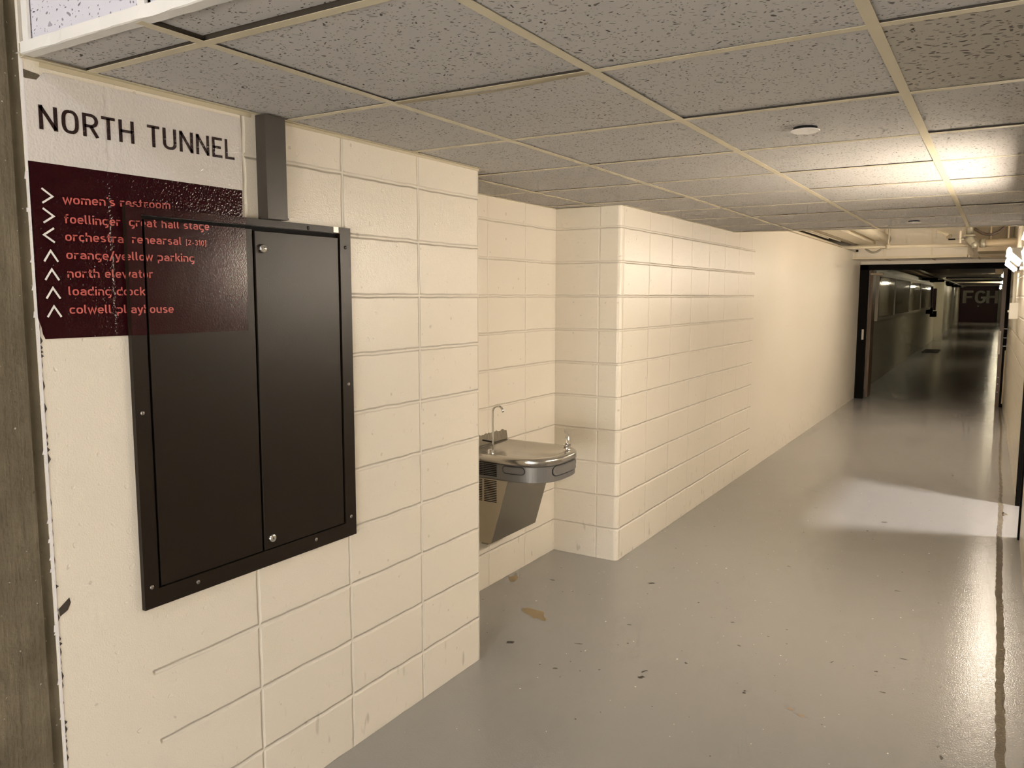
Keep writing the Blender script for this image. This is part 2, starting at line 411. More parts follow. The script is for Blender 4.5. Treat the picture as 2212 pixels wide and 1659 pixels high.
# pier: rounded corner then straight face up to the double doors
pts = [(-0.6, PY)]
rc = 0.028
for k in range(9):
    a = -PI / 2 + PI / 2 * k / 8
    pts.append((PX - rc + rc * math.cos(a), PY + rc + rc * math.sin(a)))
pts += [(PX, 3.83), (PX, 10.8), (-0.6, 10.8)]
bm = PR(pts, 0, 2.287)
struct('wall_pier', bm, 'pier', 'cream wall beyond the recess, block corner first and smooth plaster further on', 'wall', False)
bm = bmesh.new()
box(bm, -0.9, -0.6, 3.6, 10.9, 2.287, 3.0)
struct('wall_upper', bm, 'smooth', 'cream upper wall behind the pipes over the smooth wall', 'wall')
# right wall with the doorway
D0, D1 = 3.39, 4.38
def rx(yy): return RW if yy < 4.4 else RW - (yy - 4.4) * (0.095 / 6.4)
bm = bmesh.new()
box(bm, RW, RW + 0.2, -1.84, D0, 0, 2.95)
box(bm, RW, RW + 0.2, D0, D1, 2.06, 2.95)
prism(bm, [(RW, D1), (rx(10.8), 10.8), (2.4, 10.8), (2.4, D1)], 0, 2.95)
struct('wall_right', bm, 'right', 'cream block right wall of the corridor carrying the lamps', 'wall')
bm = bmesh.new()
for a, b_ in ((D0 - 0.045, D0 + 0.012), (D1 - 0.012, D1 + 0.045)): box(bm, RW - 0.012, RW + 0.21, a, b_, 0, 2.09)
box(bm, RW - 0.012, RW + 0.21, D0 - 0.045, D1 + 0.045, 2.035, 2.09)
struct('trim_1', bm, 'frame', 'black steel frame around the doorway in the right wall', 'door frame')
# side room behind that doorway
bm = bmesh.new()
box(bm, 5.2, 5.4, 2.3, 5.6, 0, 4.8); box(bm, RW + 0.2, 5.4, 2.1, 2.3, 0, 4.8); box(bm, RW + 0.2, 5.4, 5.6, 5.8, 0, 4.8)
box(bm, RW + 0.2, 5.4, 2.1, 5.8, 4.8, 5.0); box(bm, RW + 0.2, RW + 0.4, 2.1, 5.8, 2.95, 4.8)
struct('wall_side_room', bm, 'smooth', 'white walls of the room through the right doorway', 'wall')
# concrete wall of the lobby, narrow raw strip first
bm = bmesh.new()
box(bm, -0.30, -0.010, -1.857, EDGE_Y, 0, 3.7)
box(bm, -0.30, 0.0, -6.2, -1.857, 0, 3.7)
conc = struct('wall_concrete', bm, 'concrete', 'stained board formed concrete wall beside the sign', 'wall')
bm = bmesh.new()
z = 0.0
while z < 2.13:
    wv = random.uniform(0.001, 0.0055) if random.random() < 0.9 else 0.009
    dz = random.uniform(0.006, 0.02)
    polyface(bm, [(0.0016, EDGE_Y - wv, z), (0.0016, EDGE_Y + 0.003, z), (0.0016, EDGE_Y + 0.003, z + dz), (0.0016, EDGE_Y - wv * random.uniform(.4, 1), z + dz)])
    z += dz
obj('paint_edge', bm, 'flake', wall_left)['label'] = 'ragged white paint edge'
bm = bmesh.new()
z = 0.0
while z < 1.6:
    dz = random.uniform(0.008, 0.03)
    if random.random() < 0.6:
        polyface(bm, [(0.0012, EDGE_Y + 0.003, z), (0.0012, EDGE_Y + random.uniform(0.004, 0.011), z + dz * .4), (0.0012, EDGE_Y + 0.003, z + dz)])
    z += dz
blob2 = [(0.0012, -1.822, 0.865), (0.0012, -1.795, 0.885), (0.0012, -1.792, 0.872), (0.0012, -1.80, 0.855), (0.0012, -1.82, 0.845)]
polyface(bm, blob2)
obj('paint_chip', bm, 'scuff', wall_left)['label'] = 'dark chips along the concrete edge'
bm = bmesh.new(); polyface(bm, [(0.0012, -1.828, 2.122), (0.0012, -1.79, 2.117), (0.0012, -1.783, 2.106), (0.0012, -1.80, 2.099), (0.0012, -1.828, 2.104)])
obj('bare_patch', bm, 'crack', wall_left)
# lobby enclosure behind the camera
bm = bmesh.new()
box(bm, -0.3, 5.4, -6.4, -6.2, 0, 3.7); box(bm, 4.4, 4.6, -6.2, -1.84, 0, 3.7); box(bm, RW + 0.2, 4.6, -1.84, -1.64, 0, 3.7)
struct('wall_back', bm, 'smooth', 'plain lobby walls behind the viewer', 'wall')
bm = bmesh.new()
for a in (0.3, 1.85, 3.42): box(bm, a, a + 0.08, -6.2, -6.15, 0.12, 2.2)
for a in (0.12, 2.12): box(bm, 0.3, 3.5, -6.2, -6.15, a, a + 0.08)
added_frame = struct('added_frame_1', bm, 'white_metal', 'unseen window frame added around the fill light behind the viewer', 'window')  # made-up frame, added only to go with the fill light
struct('ceiling_lobby', B(-0.3, 4.6, -6.4, -1.6, 3.7, 3.9), 'smooth', 'taller lobby ceiling behind the viewer', 'ceiling')

# ---------------------------------------------------------------- low ceiling: grid and tiles
Y0, TS = -1.6753, 0.6128
RUN = [-0.176, 0.4338, 1.0421, 1.6522, 2.262]
TEE = 0.0125
def yend(x): return 3.83 + 0.235 * x
ybars = [Y0 + TS * i for i in range(10)]
xs = [RX] + RUN
bm = bmesh.new(); tiles = []
def quad_tile(x0, x1, y0, y1a, y1b, zz, mi):
    tilt = random.uniform(-0.002, 0.002)
    for zt in (0,):
        polyface(bm, [(x0, y0, zz), (x1, y0, zz + tilt), (x1, y1b, zz + tilt), (x0, y1a, zz)])
        bm.faces.ensure_lookup_table(); bm.faces[-1].material_index = mi
rows = [(-1.838, ybars[0])] + list(zip(ybars, ybars[1:])) + [(ybars[-1], None)]
for ri, (a, b_) in enumerate(rows):
    for ci in range(len(xs) - 1):
        x0, x1 = xs[ci] + 0.004, min(xs[ci + 1], RW) - 0.004
        if ci == 0 and (a < -0.3): continue
        if x1 <= 0.0 and (b_ is not None and b_ < 0.0): continue
        ya = (b_ if b_ is not None else yend(x0)); yb = (b_ if b_ is not None else yend(x1))
        ya, yb = min(ya, yend(x0)), min(yb, yend(x1))
        if ya - a < 0.03: continue
        lift = random.choice([0.0006, 0.001, 0.0015, 0.002, 0.003])
        if ri == 0: lift = 0.008
        if (ri, ci) in ((1, 2),): lift = 0.006
        if (ri, ci) in ((2, 3), (1, 4), (3, 4), (7, 4)): lift = 0.006
        if ri == 0 and ci == 2: lift = 0.013
        quad_tile(x0, x1, a + 0.004, ya - 0.009, yb - 0.009, H + 0.001 + lift, 1 if (ci == 4 and ri in (2, 0)) else 0)
bmesh.ops.solidify(bm, geom=bm.faces[:], thickness=-0.016)
for f in bm.faces: f.normal_update()
ceiling = struct('ceiling', bm, ['tile', 'tile2'], 'low suspended ceiling of speckled acoustic tiles over the corridor', 'ceiling')
bm = bmesh.new()
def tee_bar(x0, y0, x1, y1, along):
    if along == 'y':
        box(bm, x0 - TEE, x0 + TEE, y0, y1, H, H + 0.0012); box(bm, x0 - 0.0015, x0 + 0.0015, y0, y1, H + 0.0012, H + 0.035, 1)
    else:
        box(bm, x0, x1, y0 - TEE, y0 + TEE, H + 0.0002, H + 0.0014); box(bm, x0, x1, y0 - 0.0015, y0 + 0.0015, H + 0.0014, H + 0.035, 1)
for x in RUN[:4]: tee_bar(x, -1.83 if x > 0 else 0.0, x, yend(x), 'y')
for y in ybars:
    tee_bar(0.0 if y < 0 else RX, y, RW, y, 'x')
# wall angles
box(bm, 0, 0.018, -1.83, 0.0, H - 0.0005, H + 0.001); box(bm, 0, 0.0012, -1.83, 0.0, H, H + 0.03)
box(bm, RX, RX + 0.02, 0, PY, H, H + 0.0012); box(bm, RX, PX, PY - 0.02, PY, H, H + 0.0012)
box(bm, PX, PX + 0.018, PY, 3.83, H, H + 0.0012); box(bm, RW - 0.02, RW, -1.83, 4.3, H, H + 0.0012)
prism(bm, [(PX, yend(PX) - 0.02), (RW, yend(RW) - 0.02), (RW, yend(RW)), (PX, yend(PX))], H - 0.002, H + 0.0)
prism(bm, [(PX, yend(PX) - 0.003), (RW, yend(RW) - 0.003), (RW, yend(RW)), (PX, yend(PX))], H, H + 0.16)  # closure plate added at the far edge to keep light out above
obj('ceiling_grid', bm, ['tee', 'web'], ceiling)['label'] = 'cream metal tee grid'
bm = bmesh.new()   # unseen black board added over the tiles to block stray light
prism(bm, [(RX - 0.1, -1.80), (RW, -1.80), (RW, yend(RW) - 0.01), (RX - 0.1, yend(RX) - 0.01)], H + 0.15, H + 0.17)
obj('light_block', bm, 'black', ceiling)
bm = bmesh.new()   # sagging tee strip by the second tile row
n = 24
for k in range(n):
    t0, t1 = k / n, (k + 1) / n
    f = lambda t: (0.445 + 0.585 * t, ybars[1] - 0.006, H - 0.002 - 0.006 * math.sin(PI * t) ** 2)
    a, b_ = f(t0), f(t1)
    polyface(bm, [a, b_, (b_[0], b_[1] + 0.016, b_[2]), (a[0], a[1] + 0.016, a[2])])
bmesh.ops.solidify(bm, geom=bm.faces[:], thickness=0.0008)
obj('sagging_tee', bm, 'tee', ceiling)['label'] = 'bent tee strip hanging down'
# fascia above the ceiling edge, facing the lobby
bm = bmesh.new()
fx = [0.03, 0.455, 1.07, 1.68, 2.3, 4.4]
for a, b_ in zip(fx, fx[1:]): box(bm, a + 0.016, b_ - 0.012, -1.826, -1.812, 2.17, 3.7)
fas = struct('wall_fascia', bm, 'tile3', 'speckled tile fascia above the low ceiling edge', 'wall')
bm = bmesh.new()
for a in fx[:-1]: box(bm, a - 0.012 if a > .1 else 0.03, a + 0.012 if a > .1 else 0.052, -1.836, -1.83, 2.168, 3.7)
obj('fascia_tee', bm, 'angle', fas)
# dented edge trim: subdivided L profile with a few kinks
bm = bmesh.new(); n = 90; prev = None
for k in range(n + 1):
    x = 0.026 + (RW - 0.026) * k / n
    j = random.uniform(-0.0006, 0.0006)
    dent = 0.004 * math.exp(-((x - 0.15) / 0.018) ** 2) + 0.006 * math.exp(-((x - 0.50) / 0.05) ** 2) + 0.003 * math.exp(-((x - 0.33) / 0.02) ** 2)
    ring = [bm.verts.new(p) for p in ((x, -1.812, H + j), (x, -1.838 + dent, H + j + dent * .4), (x, -1.841 + dent, H + 0.002 + j), (x, -1.8405 + dent * .4, H + 0.026 + j), (x, -1.834, H + 0.027 + j), (x, -1.812, H + 0.004))]
    if prev:
        for i in range(6): bm.faces.new((prev[i], prev[(i + 1) % 6], ring[(i + 1) % 6], ring[i]))
    prev = ring
obj('edge_trim', bm, 'angle', fas)['label'] = 'dented white metal edge trim'
# wall angle strip under the near ceiling
bm = bmesh.new(); box(bm, 0, 0.004, -1.79, -1.19, H - 0.012, H - 0.001); box(bm, 0, 0.004, -1.08, 0.0, H - 0.009, H - 0.001)
struct('trim_2', bm, 'tee', 'cream metal angle where the low ceiling meets the near wall', 'trim')
# cover plates
for i, (x, y, lab) in enumerate(((1.339, -0.139, 'larger round white cover plate hanging a little off a ceiling tile, the nearer one'), (1.342, 3.50, 'small round cover plate close to the far edge of the low ceiling'))):
    t = thing('sprinkler_cover', lab, 'ceiling disc', (x, y, H), 'round cover plates in the ceiling tiles')
    obj('cover_disc', LA([(0.0, 0), (0.043, 0.0), (0.044, 0.0015), (0.042, 0.003)], (x, y, H - 0.010), (0.0, 0.03, 1), 36), 'disc', t)
    obj('gap_shade', LA([(0.036, 0), (0.036, 0.012)], (x, y - 0.003, H - 0.0065), (0, 0, 1), 24), 'black', t)  # black ring stands in for the shadow gap above the plate

# ---------------------------------------------------------------- lettering: stroke font
def arc(cx, cy, rx_, ry_, a0, a1, n=14, p=2.0):
    out = []
    for k in range(n + 1):
        a = math.radians(a0 + (a1 - a0) * k / n); c, s = math.cos(a), math.sin(a)
        out.append((cx + rx_ * math.copysign(abs(c) ** (2 / p), c), cy + ry_ * math.copysign(abs(s) ** (2 / p), s)))
    return out
XH = 0.70
def O(cx=0.25, rx_=0.19): return arc(cx, XH / 2, rx_, XH / 2 - .065, 90, 450, 28, 2.5)
def arch(x0, x1, top=XH - .065): return [(x0, .38)] + arc((x0 + x1) / 2, .42, (x1 - x0) / 2, top - .42, 180, 0, 12, 2.3) + [(x1, 0)]
GL = {
 'a': ([arc(.24, .45, .19, XH - .065 - .45, 150, 0, 10) + [(.43, 0)], [(.43, .385), (.22, .385)] + arc(.22, .225, .155, .16, 90, 270, 10) + [(.43, .065)]], .50),
 'c': ([arc(.25, XH / 2, .19, XH / 2 - .065, 45, 315, 22, 2.5)], .44),
 'd': ([O(), [(.44, 0), (.44, 1)]], .51), 'e': ([[(.06, .35), (.44, .35)] + arc(.25, XH / 2, .19, XH / 2 - .065, 0, 318, 24, 2.5)], .50),
 'f': ([[(.15, 0), (.15, .80)] + arc(.30, .79, .15, .15, 180, 90, 6) + [(.36, .94)], [(.02, .62), (.34, .62)]], .36),
 'g': ([O(), [(.44, XH - .02), (.44, -.08)] + arc(.26, -.08, .18, .15, 0, -100, 8)], .51),
 'h': ([[(.065, 0), (.065, 1)], arch(.065, .43)], .50), 'i': ([[(.065, 0), (.065, XH)], [(.065, .86), (.065, 1.0)]], .13),
 'k': ([[(.065, 0), (.065, 1)], [(.065, .26), (.42, XH)], [(.19, .42), (.44, 0)]], .45),
 'l': ([[(.065, 1), (.065, .2)] + arc(.20, .2, .135, .135, 180, 260, 6)], .22),
 'm': ([[(.065, 0), (.065, XH)], arch(.065, .38), arch(.38, .695)], .76), 'n': ([[(.065, 0), (.065, XH)], arch(.065, .43)], .50),
 'o': ([O()], .50), 'p': ([O(), [(.06, XH), (.06, -.27)]], .51),
 'r': ([[(.065, 0), (.065, XH)], [(.065, .40)] + arc(.26, .44, .195, .195, 180, 60, 8)], .37),
 's': ([arc(.22, .50, .155, .135, 40, 180, 9) + arc(.22, .50, .155, .13, 180, 260, 6)[1:] + arc(.22, .205, .165, .14, 80, -90, 9)[1:] + arc(.22, .205, .165, .14, -90, -145, 5)[1:]], .43),
 't': ([[(.16, .92), (.16, .2)] + arc(.29, .2, .13, .135, 180, 265, 6) + [(.34, .065)], [(.02, .635), (.33, .635)]], .36),
 'u': ([[(.065, XH), (.065, .27)] + arc(.247, .27, .182, .205, 180, 360, 12, 2.3) + [(.43, XH)], [(.43, .27), (.43, 0)]], .50),
 'v': ([[(.02, XH), (.22, .03), (.42, XH)]], .44), 'w': ([[(.02, XH), (.17, .03), (.335, XH - .05), (.50, .03), (.65, XH)]], .67),
 'y': ([[(.02, XH), (.22, .05)], [(.42, XH), (.19, -.14), (.09, -.22), (.03, -.22)]], .44),
 "'": ([[(.065, 1.0), (.065, .80)]], .13), '/': ([[(.01, -.10), (.36, 1.05)]], .38), '-': ([[(.04, .36), (.34, .36)]], .38),
 '[': ([[(.2, 1.03), (.065, 1.03), (.065, -.12), (.2, -.12)]], .22), ']': ([[(.02, 1.03), (.155, 1.03), (.155, -.12), (.02, -.12)]], .22),
 '2': ([arc(.24, .72, .18, .21, 165, -20, 10) + [(.06, .065), (.46, .065)]], .49),
 '3': ([arc(.23, .735, .17, .20, 150, -90, 11), arc(.23, .30, .19, .235, 90, -150, 11)], .47),
 '1': ([[(.04, .76), (.23, .97), (.23, 0)]], .33), '0': ([arc(.25, .5, .19, .435, 90, 450, 26, 2.6)], .50), ' ': ([], .26),
 'N': ([[(.065, 0), (.065, 1)], [(.065, .95), (.535, .05)], [(.535, 0), (.535, 1)]], .60), 'O': ([arc(.29, .5, .225, .435, 90, 450, 30, 2.8)], .58),
 'R': ([[(.065, 0), (.065, .935), (.29, .935)] + arc(.29, .70, .20, .235, 90, -90, 10) + [(.065, .465)], [(.28, .465), (.51, 0)]], .54),
 'T': ([[(0, .935), (.50, .935)], [(.25, .935), (.25, 0)]], .50), 'H': ([[(.065, 0), (.065, 1)], [(.515, 0), (.515, 1)], [(.065, .51), (.515, .51)]], .58),
 'U': ([[(.065, 1), (.065, .30)] + arc(.285, .30, .22, .235, 180, 360, 12, 2.3) + [(.505, 1)]], .57),
 'E': ([[(.48, .935), (.065, .935), (.065, .065), (.48, .065)], [(.065, .51), (.42, .51)]], .48), 'L': ([[(.065, 1), (.065, .065), (.46, .065)]], .46),
 'F': ([[(.48, .93), (.08, .93), (.08, 0)], [(.08, .49), (.44, .49)]], .50),
 'G': ([arc(.31, .5, .235, .42, 40, 320, 26, 2.6) + [(.545, .45), (.33, .45)]], .60),
}
def ribbon(out, pts, hw):
    """flat stroke with mitred joints: appends 4-corner cells"""
    P = [Vector(p) for p in pts]; P = [p for i, p in enumerate(P) if i == 0 or (p - P[i - 1]).length > 1e-5]; n = len(P); L_, R_ = [], []
    for i in range(n):
        d0 = (P[i] - P[i - 1]).normalized() if i else (P[1] - P[0]).normalized()
        d1 = (P[i + 1] - P[i]).normalized() if i < n - 1 else d0
        n0 = Vector((-d0.y, d0.x)); n1 = Vector((-d1.y, d1.x)); mm = n0 + n1
        if mm.length < 1e-6: mm = n0
        mm.normalize(); k = min(1.0 / max(mm.dot(n0), 0.35), 2.6)
        L_.append(P[i] + mm * hw * k); R_.append(P[i] - mm * hw * k)
    for i in range(n - 1): out.append((L_[i], L_[i + 1], R_[i + 1], R_[i]))
def text_cells(s, hw=0.065, gap=0.10):
    cells, x = [], 0.0
    for ch in s:
        strokes, adv = GL[ch]
        for st in strokes:
            tmp = []; ribbon(tmp, st, hw); cells += [[(p.x + x, p.y) for p in c] for c in tmp]
        x += adv + gap
    return cells, x - gap

# ---------------------------------------------------------------- cabinet geometry (used by the sign film as well)
CB = dict(y0=-1.605, y1=-0.793, z0=0.787, z1=1.843)
FX, DX = 0.014, 0.0115
GAPS_Y = (-1.562, -1.553); GAPS_Z = (1.812, 1.823)
def surf_x(y, z):
    """height of the surface the film sticks to; None inside the door gap"""
    if y < CB['y0'] or z > CB['z1']: return 0.0
    if y < GAPS_Y[0] or z > GAPS_Z[1]: return FX
    if y < GAPS_Y[1] or z > GAPS_Z[0]: return None
    return DX
def film(name, cells, m, parent, lift, cutting=True):
    """cells: polygons in (y,z); cut where the ground steps and laid on it"""
    bm = bmesh.new()
    for c in cells:
        try: bm.faces.new([bm.verts.new((0, p[0], p[1])) for p in c])
        except ValueError: pass
    if cutting:
        for yy in (CB['y0'],) + GAPS_Y: bmesh.ops.bisect_plane(bm, geom=bm.verts[:] + bm.edges[:] + bm.faces[:], plane_co=(0, yy, 0), plane_no=(0, 1, 0))
        for zz in (CB['z1'],) + GAPS_Z: bmesh.ops.bisect_plane(bm, geom=bm.verts[:] + bm.edges[:] + bm.faces[:], plane_co=(0, 0, zz), plane_no=(0, 0, 1))
    bmesh.ops.split_edges(bm, edges=bm.edges[:])
    kill = []
    for f in bm.faces:
        c = f.calc_center_median(); s = surf_x(c.y, c.z) if cutting else 0.0
        if s is None: kill.append(f); continue
        for v in f.verts: v.co.x = s + lift
    bmesh.ops.delete(bm, geom=kill, context='FACES')
    me = bpy.data.meshes.new(name)
    for f in bm.faces:
        f.normal_update()
        if f.normal.x < 0: f.normal_flip()
    bm.to_mesh(me); bm.free()
    for mm in (m if isinstance(m, (list, tuple)) else [m]): me.materials.append(MAT[mm])
    if len(me.materials) > 1:
        for p in me.polygons:
            if p.center[0] > 0.008: p.material_index = 1
    o = bpy.data.objects.new(name, me); C.objects.link(o); o.parent = parent
    o.matrix_parent_inverse = Matrix.Translation(parent.location).inverted()
    return o
sign = thing('directory_sign', 'white and maroon vinyl directory reading NORTH TUNNEL on the near wall', 'sign', (0, -1.53, 1.8))
film('white_panel', [[(-1.827, 1.921), (-1.226, 1.921), (-1.226, 2.124), (-1.78, 2.124), (-1.797, 2.104), (-1.827, 2.102)]], 'white_film', sign, 0.0015)['label'] = 'white upper panel'
mz0 = 1.516
film('maroon_panel', [[(-1.827, 1.565), (-1.8205, 1.545), (-1.818, mz0 + .012), (-1.813, mz0), (-1.233, mz0), (-1.229, 1.921), (-1.827, 1.921)]], ['maroon_film', 'maroon_panel'], sign, 0.0016)['label'] = 'maroon lower panel'
S = 0.0545; _, wd = text_cells('NORTH TUNNEL', 0.065, 0.13); _, wsp = text_cells('NORTH ', 0.065, 0.13); k = 0.545 / (wd * S)
for word, off in (('NORTH', 0.0), ('TUNNEL', wsp + 0.13)):
    cells, _ = text_cells(word, 0.065, 0.13)
    film('heading_lettering', [[(-1.797 + (p[0] + off) * S * k, 1.9955 + p[1] * S + (p[0] + off) * S * k * 0.014) for p in c] for c in cells], 'ink', sign, 0.0024, False)['label'] = 'black word %s' % word
ROWS = [("women's restroom", 1.832, 1.8457, -1.468), ('foellinger great hall stage', 1.787, 1.7975, -1.357), ('orchestra rehearsal', 1.746, 1.752, -1.447), ('orange/yellow parking', 1.7035, 1.709, -1.409),
        ('north elevator', 1.6595, 1.663, -1.536), ('loading dock', 1.6175, 1.618, -1.563), ('colwell playhouse', 1.574, 1.572, -1.48)]
for s, z, zr, yr in ROWS:
    cells, wd = text_cells(s); S = 0.0212; k = (yr + 1.753) / (wd * S)
    film('lettering', [[(-1.753 + p[0] * S * k, z + p[1] * S + (zr - z) * p[0] / wd) for p in c] for c in cells], 'red_ink', sign, 0.0026)['label'] = "coral words %s" % s
cells, wd = text_cells('[2-310]', 0.06); S = 0.014; k = 0.064 / (wd * S)
film('lettering', [[(-1.433 + p[0] * S * k, 1.7535 + p[1] * S + p[0] * 0.0003) for p in c] for c in cells], 'red_ink', sign, 0.0026)['label'] = 'small coral room number'
for i, z in enumerate((1.846, 1.801, 1.757)):
    q = []
    pts = [(-1.801, z + .0165), (-1.777, z), (-1.801, z - .0165)] if i < 2 else [(-1.778, z + .0165), (-1.802, z), (-1.778, z - .0165)]
    ribbon(q, pts, 0.0022); film('arrow', [[(p.x, p.y) for p in c] for c in q], 'white_ink', sign, 0.0026, False)['label'] = 'white arrow pointing %s' % ('right' if i < 2 else 'left')
for z in (1.723, 1.680, 1.637, 1.594):
    q = []; ribbon(q, [(-1.805, z - .027), (-1.789, z - .002), (-1.773, z - .027)], 0.0023)
    film('arrow', [[(p.x, p.y) for p in c] for c in q], 'white_ink', sign, 0.0026, False)['label'] = 'white arrow pointing ahead'

# ---------------------------------------------------------------- electrical cabinet
cab = thing('electrical_cabinet', 'dark brown metal panel cabinet with two doors on the near wall', 'cabinet', (0, -1.2, CB['z0']))
bm = bmesh.new()
y0, y1, z0, z1 = CB['y0'], CB['y1'], CB['z0'], CB['z1']
iy0, iy1, iz0, iz1 = GAPS_Y[0], -0.8435, 0.836, GAPS_Z[1]
for q in ((y0, y1, z0, iz0), (y0, iy0, iz0, iz1), (iy1, y1, iz0, iz1)): box(bm, 0, FX, *q)
prism(bm, [(y0, iz1), (y1, iz1), (y1, z1), (y0, z1)], 0, FX, 'x')
obj('frame', bm, 'dark', cab)
obj('back_box', B(-0.08, 0.001, iy0 + .0005, iy1 - .0005, iz0 + .0005, iz1 - .0005), 'black', cab)
ld = obj('door', B(0.002, DX, GAPS_Y[1], -1.2065, iz0 + 0.003, GAPS_Z[0], bev=0.0012), 'dark', cab); ld['label'] = 'wide left door partly under the sign film'
rd = obj('door', B(0.002, DX + 0.001, -1.198, -0.852, iz0 + 0.003, GAPS_Z[0] - 0.004, bev=0.0012), 'dark', cab); rd['label'] = 'right door with two locks'
for z in (1.757, 0.872):
    lk = obj('lock', LA([(0.0135, 0), (0.0135, 0.004), (0.012, 0.009), (0.0105, 0.0105)], (DX + 0.0005, -1.172, z), (1, 0, 0), 24), 'chrome', rd, True)
    obj('keyhole', B(DX + 0.0108, DX + 0.0115, -1.1732, -1.1708, z - 0.004, z + 0.004), 'black', rd)
for (y, z, m_) in ((-0.985, 1.807 + .024, 'hole'), (-0.8195, 1.778, 'hole'), (-0.817, 1.318, 'screw'), (-0.818, 0.855, 'screw'), (-0.986, 0.817, 'screw'), (-1.441, 0.815, 'screw'), (-1.583, 0.845, 'screw'), (-1.585, 1.314, 'screw')):
    obj('screw', LA([(0.0062, 0), (0.0062, 0.0012), (0.0045, 0.0028), (0.002, 0.0034)], (FX - 0.0002, y, z), (1, 0, 0), 14), m_, cab, True)
obj('tape_patch', B(FX, FX + 0.0006, -0.873, -0.850, 1.825, 1.843), 'tape', cab)['label'] = 'silver tape patch'
ww = thing('wireway', 'dark metal duct rising from the cabinet top to the ceiling', 'duct', (0.02, -1.135, 1.843))
bm = B(0.0005, 0.042, -1.172, -1.094, 1.8435, H - 0.002, bev=0.0008)
obj('duct_body', bm, 'dark2', ww)
obj('duct_lip', B(0.0445 - 0.0015, 0.0445, -1.174, -1.092, 1.845, 1.850), 'dark2', ww)

# ---------------------------------------------------------------- drinking fountain
FY0, FY1 = 0.502, 0.960; FC = (FY0 + FY1) / 2
df = thing('drinking_fountain', 'stainless wall mounted drinking fountain with bottle filler in the recess', 'drinking fountain', (RX, FC, 0.35))
def outline(inset=0.0, n=44):
    """plan outline from the wall round the bowed front"""
    hw = FY1 - FC - inset; pts = [(RX + 0.001, FC - hw)]
    x0 = -0.17; ex = 0.228 - inset
    for k in range(n + 1):
        a = -PI / 2 + PI * k / n; c, s = math.cos(a), math.sin(a); p = 2.75
        pts.append((x0 + ex * abs(c) ** (2 / p), FC + hw * math.copysign(abs(s) ** (2 / p), s)))
    pts.append((RX + 0.001, FC + hw))
    return pts
def loft(bm, loops, cap_first=True, cap_last=True):
    rings = [[bm.verts.new(p) for p in lp] for lp in loops]
    for a, b_ in zip(rings, rings[1:]):
        for k in range(len(a)): bm.faces.new((a[k], a[(k + 1) % len(a)], b_[(k + 1) % len(a)], b_[k]))
    if cap_first: bm.faces.new(rings[0])
    if cap_last: bm.faces.new(rings[-1])
def plan(inset, z): return [(p[0], p[1], z) for p in outline(inset)]
bm = bmesh.new()
def bowl(t, z, dx=0.0):
    cx, cy = -0.205 + dx, FC
    return [(cx + (p[0] - cx) * t, cy + (p[1] - cy) * t, z) for p in outline(0)]
loft(bm, [plan(0.006, 0.774), plan(0.0, 0.777), plan(0.0, 0.800), plan(0.0035, 0.809), plan(0.012, 0.8135), plan(0.022, 0.8145), bowl(0.85, 0.8138), bowl(0.82, 0.8105), bowl(0.76, 0.800, -0.006), bowl(0.66, 0.789, -0.016), bowl(0.52, 0.7815, -0.03), bowl(0.3, 0.7785, -0.045), bowl(0.08, 0.7780, -0.055)], True, True)
obj('basin', bm, 'basin', df, True)
bm = bmesh.new(); loft(bm, [plan(0.012, 0.690), plan(0.007, 0.693), plan(0.006, 0.770), plan(0.012, 0.774)])
ap = obj('apron', bm, 'grey_apron', df, False); ap['label'] = 'grey wrap-around apron'
def push_bar(s0, s1, za, zb, lift=0.0055):
    """raised capsule following the apron outline; s along the outline by arc length from the wall on the near side"""
    o2 = outline(0.006); cum = [0]
    for a, b_ in zip(o2, o2[1:]): cum.append(cum[-1] + math.dist(a, b_))
    def at(s):
        for i in range(len(o2) - 1):
            if cum[i + 1] >= s:
                t = (s - cum[i]) / (cum[i + 1] - cum[i]); a, b_ = o2[i], o2[i + 1]
                d = Vector((b_[0] - a[0], b_[1] - a[1])).normalized()
                return Vector((a[0] + (b_[0] - a[0]) * t, a[1] + (b_[1] - a[1]) * t)), Vector((d.y, -d.x))
    r = (zb - za) / 2; zc = (za + zb) / 2
    cap = [(s1 - r + r * math.cos(a), zc + r * math.sin(a)) for a in [(-90 + 12 * k) * PI / 180 for k in range(16)]] + [(s1 - r - (s1 - s0 - 2 * r) * k / 8, zb) for k in range(1, 8)]
    cap += [(s0 + r + r * math.cos(a), zc + r * math.sin(a)) for a in [(90 + 12 * k) * PI / 180 for k in range(16)]] + [(s0 + r + (s1 - s0 - 2 * r) * k / 8, za) for k in range(1, 8)]
    sm = (s0 + s1) / 2; bm = bmesh.new()
    def ring(f, l):
        out = []
        for s, z in cap:
            p, nn = at(sm + (s - sm) * f); out.append((p.x + nn.x * l, p.y + nn.y * l, zc + (z - zc) * f))
        return out
    loops = [ring(1.0, -0.004), ring(1.0, lift * .7), ring(0.97, lift), ring(0.955, lift * .55)]
    rings = [[bm.verts.new(p) for p in lp] for lp in loops]
    for a, b_ in zip(rings, rings[1:]):
        for k in range(len(a)): bm.faces.new((a[k], a[(k + 1) % len(a)], b_[(k + 1) % len(a)], b_[k]))
    # face as strips between upper and lower rows
    last = rings[-1]; n = len(last); half = n // 2
    i, j = 0, n - 1
    while j - i > 2:
        bm.faces.new((last[i], last[i + 1], last[j - 1], last[j])); i += 1; j -= 1
    if j - i == 2: bm.faces.new((last[i], last[i + 1], last[j]))
    return bm
tot = 0
o2 = outline(0.006); cum = [0]
for a, b_ in zip(o2, o2[1:]): cum.append(cum[-1] + math.dist(a, b_))
half = cum[-1] / 2
obj('push_bar_seam', push_bar(0.259, 0.388, 0.7285, 0.7695, 0.0016), 'black', df)
